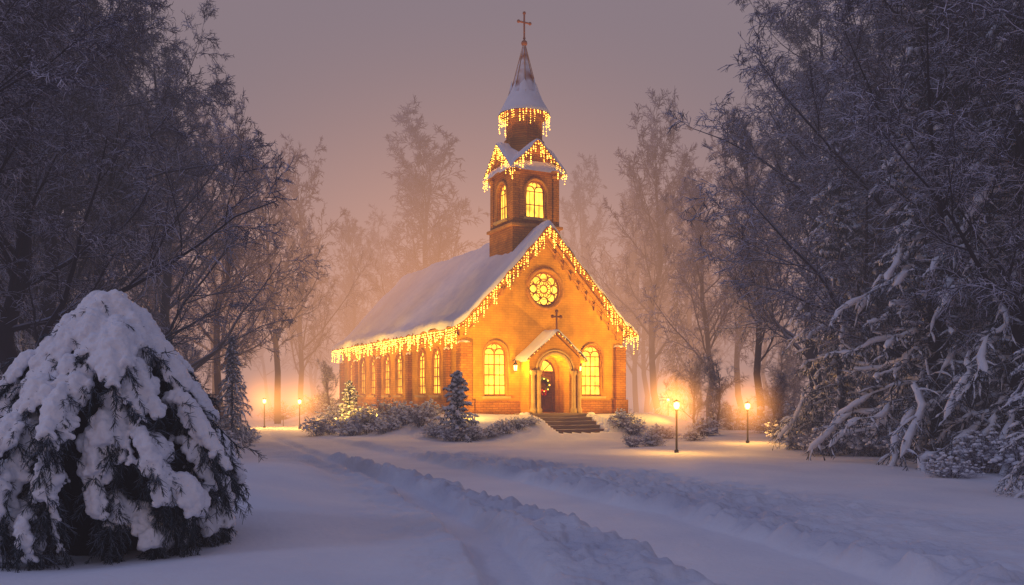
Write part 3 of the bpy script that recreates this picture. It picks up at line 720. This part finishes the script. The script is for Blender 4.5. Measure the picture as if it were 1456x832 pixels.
for px, Y, s_ in [(452, 37.6, .75), (472, 38, .6), (500, 36.5, .8), (525, 37, .85), (550, 35.5, .7), (575, 36.5, .8), (600, 35, .7), (620, 33.4, .6), (645, 32.4, .5), (672, 32.9, .55), (694, 33.4, .5), (716, 34.0, .5), (738, 34.8, .45), (752, 35.6, .4),
        (515, 40, 1.0), (560, 39, .9), (490, 44, 1.1), (605, 37, .8), (885, 37.5, .7), (900, 36.5, .6), (925, 30.5, .45), (900, 30, .4), (985, 33, .4), (940, 35.5, .6), (1000, 35.6, .7)]:
    sh(px, Y, s_)
for px, Y, s_ in [(1115, 31, .7), (1140, 28, .6), (1180, 25.5, .8), (1210, 26, .9), (1250, 25, 1.), (1290, 24.5, 1.), (1330, 23.5, 1.1), (1370, 22, 1.), (1400, 19, .8), (1420, 21, 1.1), (1450, 18.5, .8), (1350, 18, .5), (1150, 35, 1.3), (1110, 38, 1.3), (1045, 44, 1.3), (1290, 30, 1.5), (1400, 27, 1.5),
        (348, 31, .55), (310, 28, .6), (300, 33, .9), (270, 30, .8), (400, 56, 1.2), (455, 53, 1.2)]:
    sh(px, Y, s_)

# ---------------------------------------------------------------- foreground snow-laden conifer bush
bush = empty('snowy_conifer_bush', (BX, BYY, gz(BX, BYY)-.05)); bush.scale = (.96, .96, .985)
r_ = np.random.default_rng(77)
ez = [0, .3, .6, .95, 1.3, 1.7, 2.05, 2.4, 2.65, 2.9]; er = [1.0, 1.22, 1.34, 1.36, 1.25, 1.06, .87, .64, .40, .08]
env = lambda z: np.interp(z, ez, er)
nb = 230; K = 9; s = np.linspace(0, 1, K)
h0 = .12+2.6*np.linspace(0, 1, nb)**1.0; az = np.arange(nb)*2.39996+r_.normal(size=nb)*.25
drop = .24+.30*r_.random(nb); ex = .80+.32*r_.random(nb)
B = np.zeros((nb, K, 3))
for i in range(nb):
    zt0 = min(h0[i]+.2, 2.85); ze = max(h0[i]-drop[i], .04)
    lob = 1+.09*math.sin(az[i]*3+1+h0[i])+.08*math.sin(az[i]*5-h0[i]*2)
    for k, q_ in enumerate(s):
        if q_ < .4: rr_ = (.12+.88*q_/.4)*env(zt0)*ex[i]*.9; zz = zt0+.05*math.sin(q_/.4*math.pi)
        else:
            w_ = (q_-.4)/.6; zz = zt0+(ze-zt0)*w_**1.2; rr_ = (.9*(1-w_)+w_*1.04)*(env(zt0)*(1-w_)+env(zz)*w_)*ex[i]
        B[i, k] = (rr_*lob*math.cos(az[i]+.1*q_), rr_*lob*math.sin(az[i]+.1*q_), zz)
RB = .016*(1-.7*s)[None]*np.ones((nb, 1))
m = MB(); m.add(*tubes(B, RB, 5), 1)
P2, R2 = grow(B, RB, 20, .20, 55, 5, .25, 1, -.35, .12, .5, .4, .14, .2, .005, r_); m.add(*tubes(P2, R2, 3), 1)
P3, R3 = grow(P2, R2, 24, .30, 38, 2, .05, 1, -.25, .15, .7, .3, .045, .2, .0042, r_); m.add(*tubes(P3, R3, 3), 1)
P4, R4 = grow(B, RB, 50, .06, 50, 3, .3, 1, -.6, .2, .4, .3, .10, .2, .006, r_); m.add(*tubes(P4, R4, 3), 1)
addobj('branches', m.mesh('bush_branches', [M_BARK, M_NEEDLE2]), bush)
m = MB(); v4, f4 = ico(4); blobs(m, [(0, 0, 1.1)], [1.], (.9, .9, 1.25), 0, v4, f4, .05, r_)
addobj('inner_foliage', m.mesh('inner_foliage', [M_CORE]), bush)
m = MB(); pos = []; rad = []
for i in range(nb):
    rnd = r_.random()
    big = 1.05 if rnd < .45 else (.8 if rnd < .75 else .5)
    if h0[i] > 1.9: big = max(big, .75)
    if h0[i] < 1.2 and rnd > .88: continue
    side = np.array([-math.sin(az[i]), math.cos(az[i]), 0])
    ext = r_.uniform(.66, .98)
    for q_ in np.linspace(.3, ext, 15):
        t_ = q_*(K-1); a = min(int(t_), K-2); p = B[i, a]+(B[i, a+1]-B[i, a])*(t_-a)
        base = (.036+.056*math.sin(min(1, (q_-.2)/.6)*math.pi*.85))*big*(.7+.55*r_.random())
        for w_ in (-1, 0, 1):
            if w_ and r_.random() < .3: continue
            rr_ = base*(1 if w_ == 0 else .66)
            out = np.array([math.cos(az[i]), math.sin(az[i]), 0])*.035
            pos.append(p+side*w_*base*(.85+.4*r_.random())+np.array([0, 0, .05-.045*abs(w_)])+out); rad.append(rr_)
blobs(m, pos, rad, (1, 1, .9), 0, IV2, IF2, .04, r_)
sn = addobj('snow_load', m.mesh('bush_snow', [M_SNOW]), bush)
md = sn.modifiers.new('r', 'REMESH'); md.mode = 'VOXEL'; md.voxel_size = .018; md.use_smooth_shade = True
md = sn.modifiers.new('s', 'SMOOTH'); md.iterations = 2; md.factor = .5
tx = bpy.data.textures.new('lump', 'CLOUDS'); tx.noise_scale = .06
md = sn.modifiers.new('d', 'DISPLACE'); md.texture = tx; md.strength = .05; md.mid_level = .5

def mistbox(name, ext, dens, col):
    bm = bmesh.new(); bm_box(bm, *ext)
    ob = from_bm(name, bm, [])
    mm = bpy.data.materials.new(name); mm.use_nodes = True; nt = mm.node_tree; nt.nodes.clear()
    o = nt.nodes.new('ShaderNodeOutputMaterial')
    ab = N(nt, 'ShaderNodeVolumeAbsorption', Density=dens); ab.inputs['Color'].default_value = (0, 0, 0, 1)
    em = nt.nodes.new('ShaderNodeEmission'); em.inputs['Color'].default_value = (*col, 1); em.inputs['Strength'].default_value = dens  # own emission stands in for sky light scattered in the mist
    a1 = nt.nodes.new('ShaderNodeAddShader')
    nt.links.new(ab.outputs[0], a1.inputs[0]); nt.links.new(em.outputs[0], a1.inputs[1]); nt.links.new(a1.outputs[0], o.inputs['Volume'])
    ob.data.materials.append(mm)
mistbox('mist', (-175, 175, -25, 195, -3, 62), .0042, (.20, .165, .22))
mistbox('mist_bank', (-170, 170, 44, 190, -2.9, 60), .0120, (.300, .212, .215))

# ---------------------------------------------------------------- sky, sun, camera
w = bpy.data.worlds.new('World'); S.world = w; w.use_nodes = True; nt = w.node_tree
bg = nt.nodes['Background']
sky = nt.nodes.new('ShaderNodeTexSky'); sky.sky_type = 'NISHITA'; sky.sun_disc = False
sky.sun_elevation = math.radians(2.0); sky.sun_rotation = math.radians(200)
nt.links.new(sky.outputs[0], bg.inputs['Color']); bg.inputs['Strength'].default_value = .05
tc = nt.nodes.new('ShaderNodeTexCoord'); sp = nt.nodes.new('ShaderNodeSeparateXYZ'); nt.links.new(tc.outputs['Generated'], sp.inputs[0])
rp_ = ramp(nt, [(0, (.27, .195, .195)), (.35, (.225, .18, .21)), (.8, (.13, .155, .32))]); nt.links.new(sp.outputs['Z'], rp_.inputs['Fac'])
bg2 = nt.nodes.new('ShaderNodeBackground'); bg2.inputs['Strength'].default_value = 1.0; nt.links.new(rp_.outputs['Color'], bg2.inputs['Color'])
ad = nt.nodes.new('ShaderNodeAddShader'); nt.links.new(bg.outputs[0], ad.inputs[0]); nt.links.new(bg2.outputs[0], ad.inputs[1])
nt.links.new(ad.outputs[0], nt.nodes['World Output'].inputs['Surface'])
sun = light('sun', 'SUN', (0, 0, 30), .5, (.48, .60, 1.))
sun.data.angle = math.radians(12); sun.rotation_euler = Vector((.85, .3, -.55)).to_track_quat('-Z', 'Y').to_euler()

cam = bpy.data.cameras.new('camera'); co = bpy.data.objects.new('camera', cam); COL.objects.link(co)
co.location = (0, 0, EYE); co.rotation_euler = (math.radians(90), 0, 0)
cam.sensor_width = 36; cam.lens = 36*F/1456; cam.shift_y = (HOR-416)/1456; cam.clip_end = 2000; cam.clip_start = .05
S.camera = co
S.view_settings.view_transform = 'Standard'; S.view_settings.look = 'None'; S.view_settings.exposure = 0
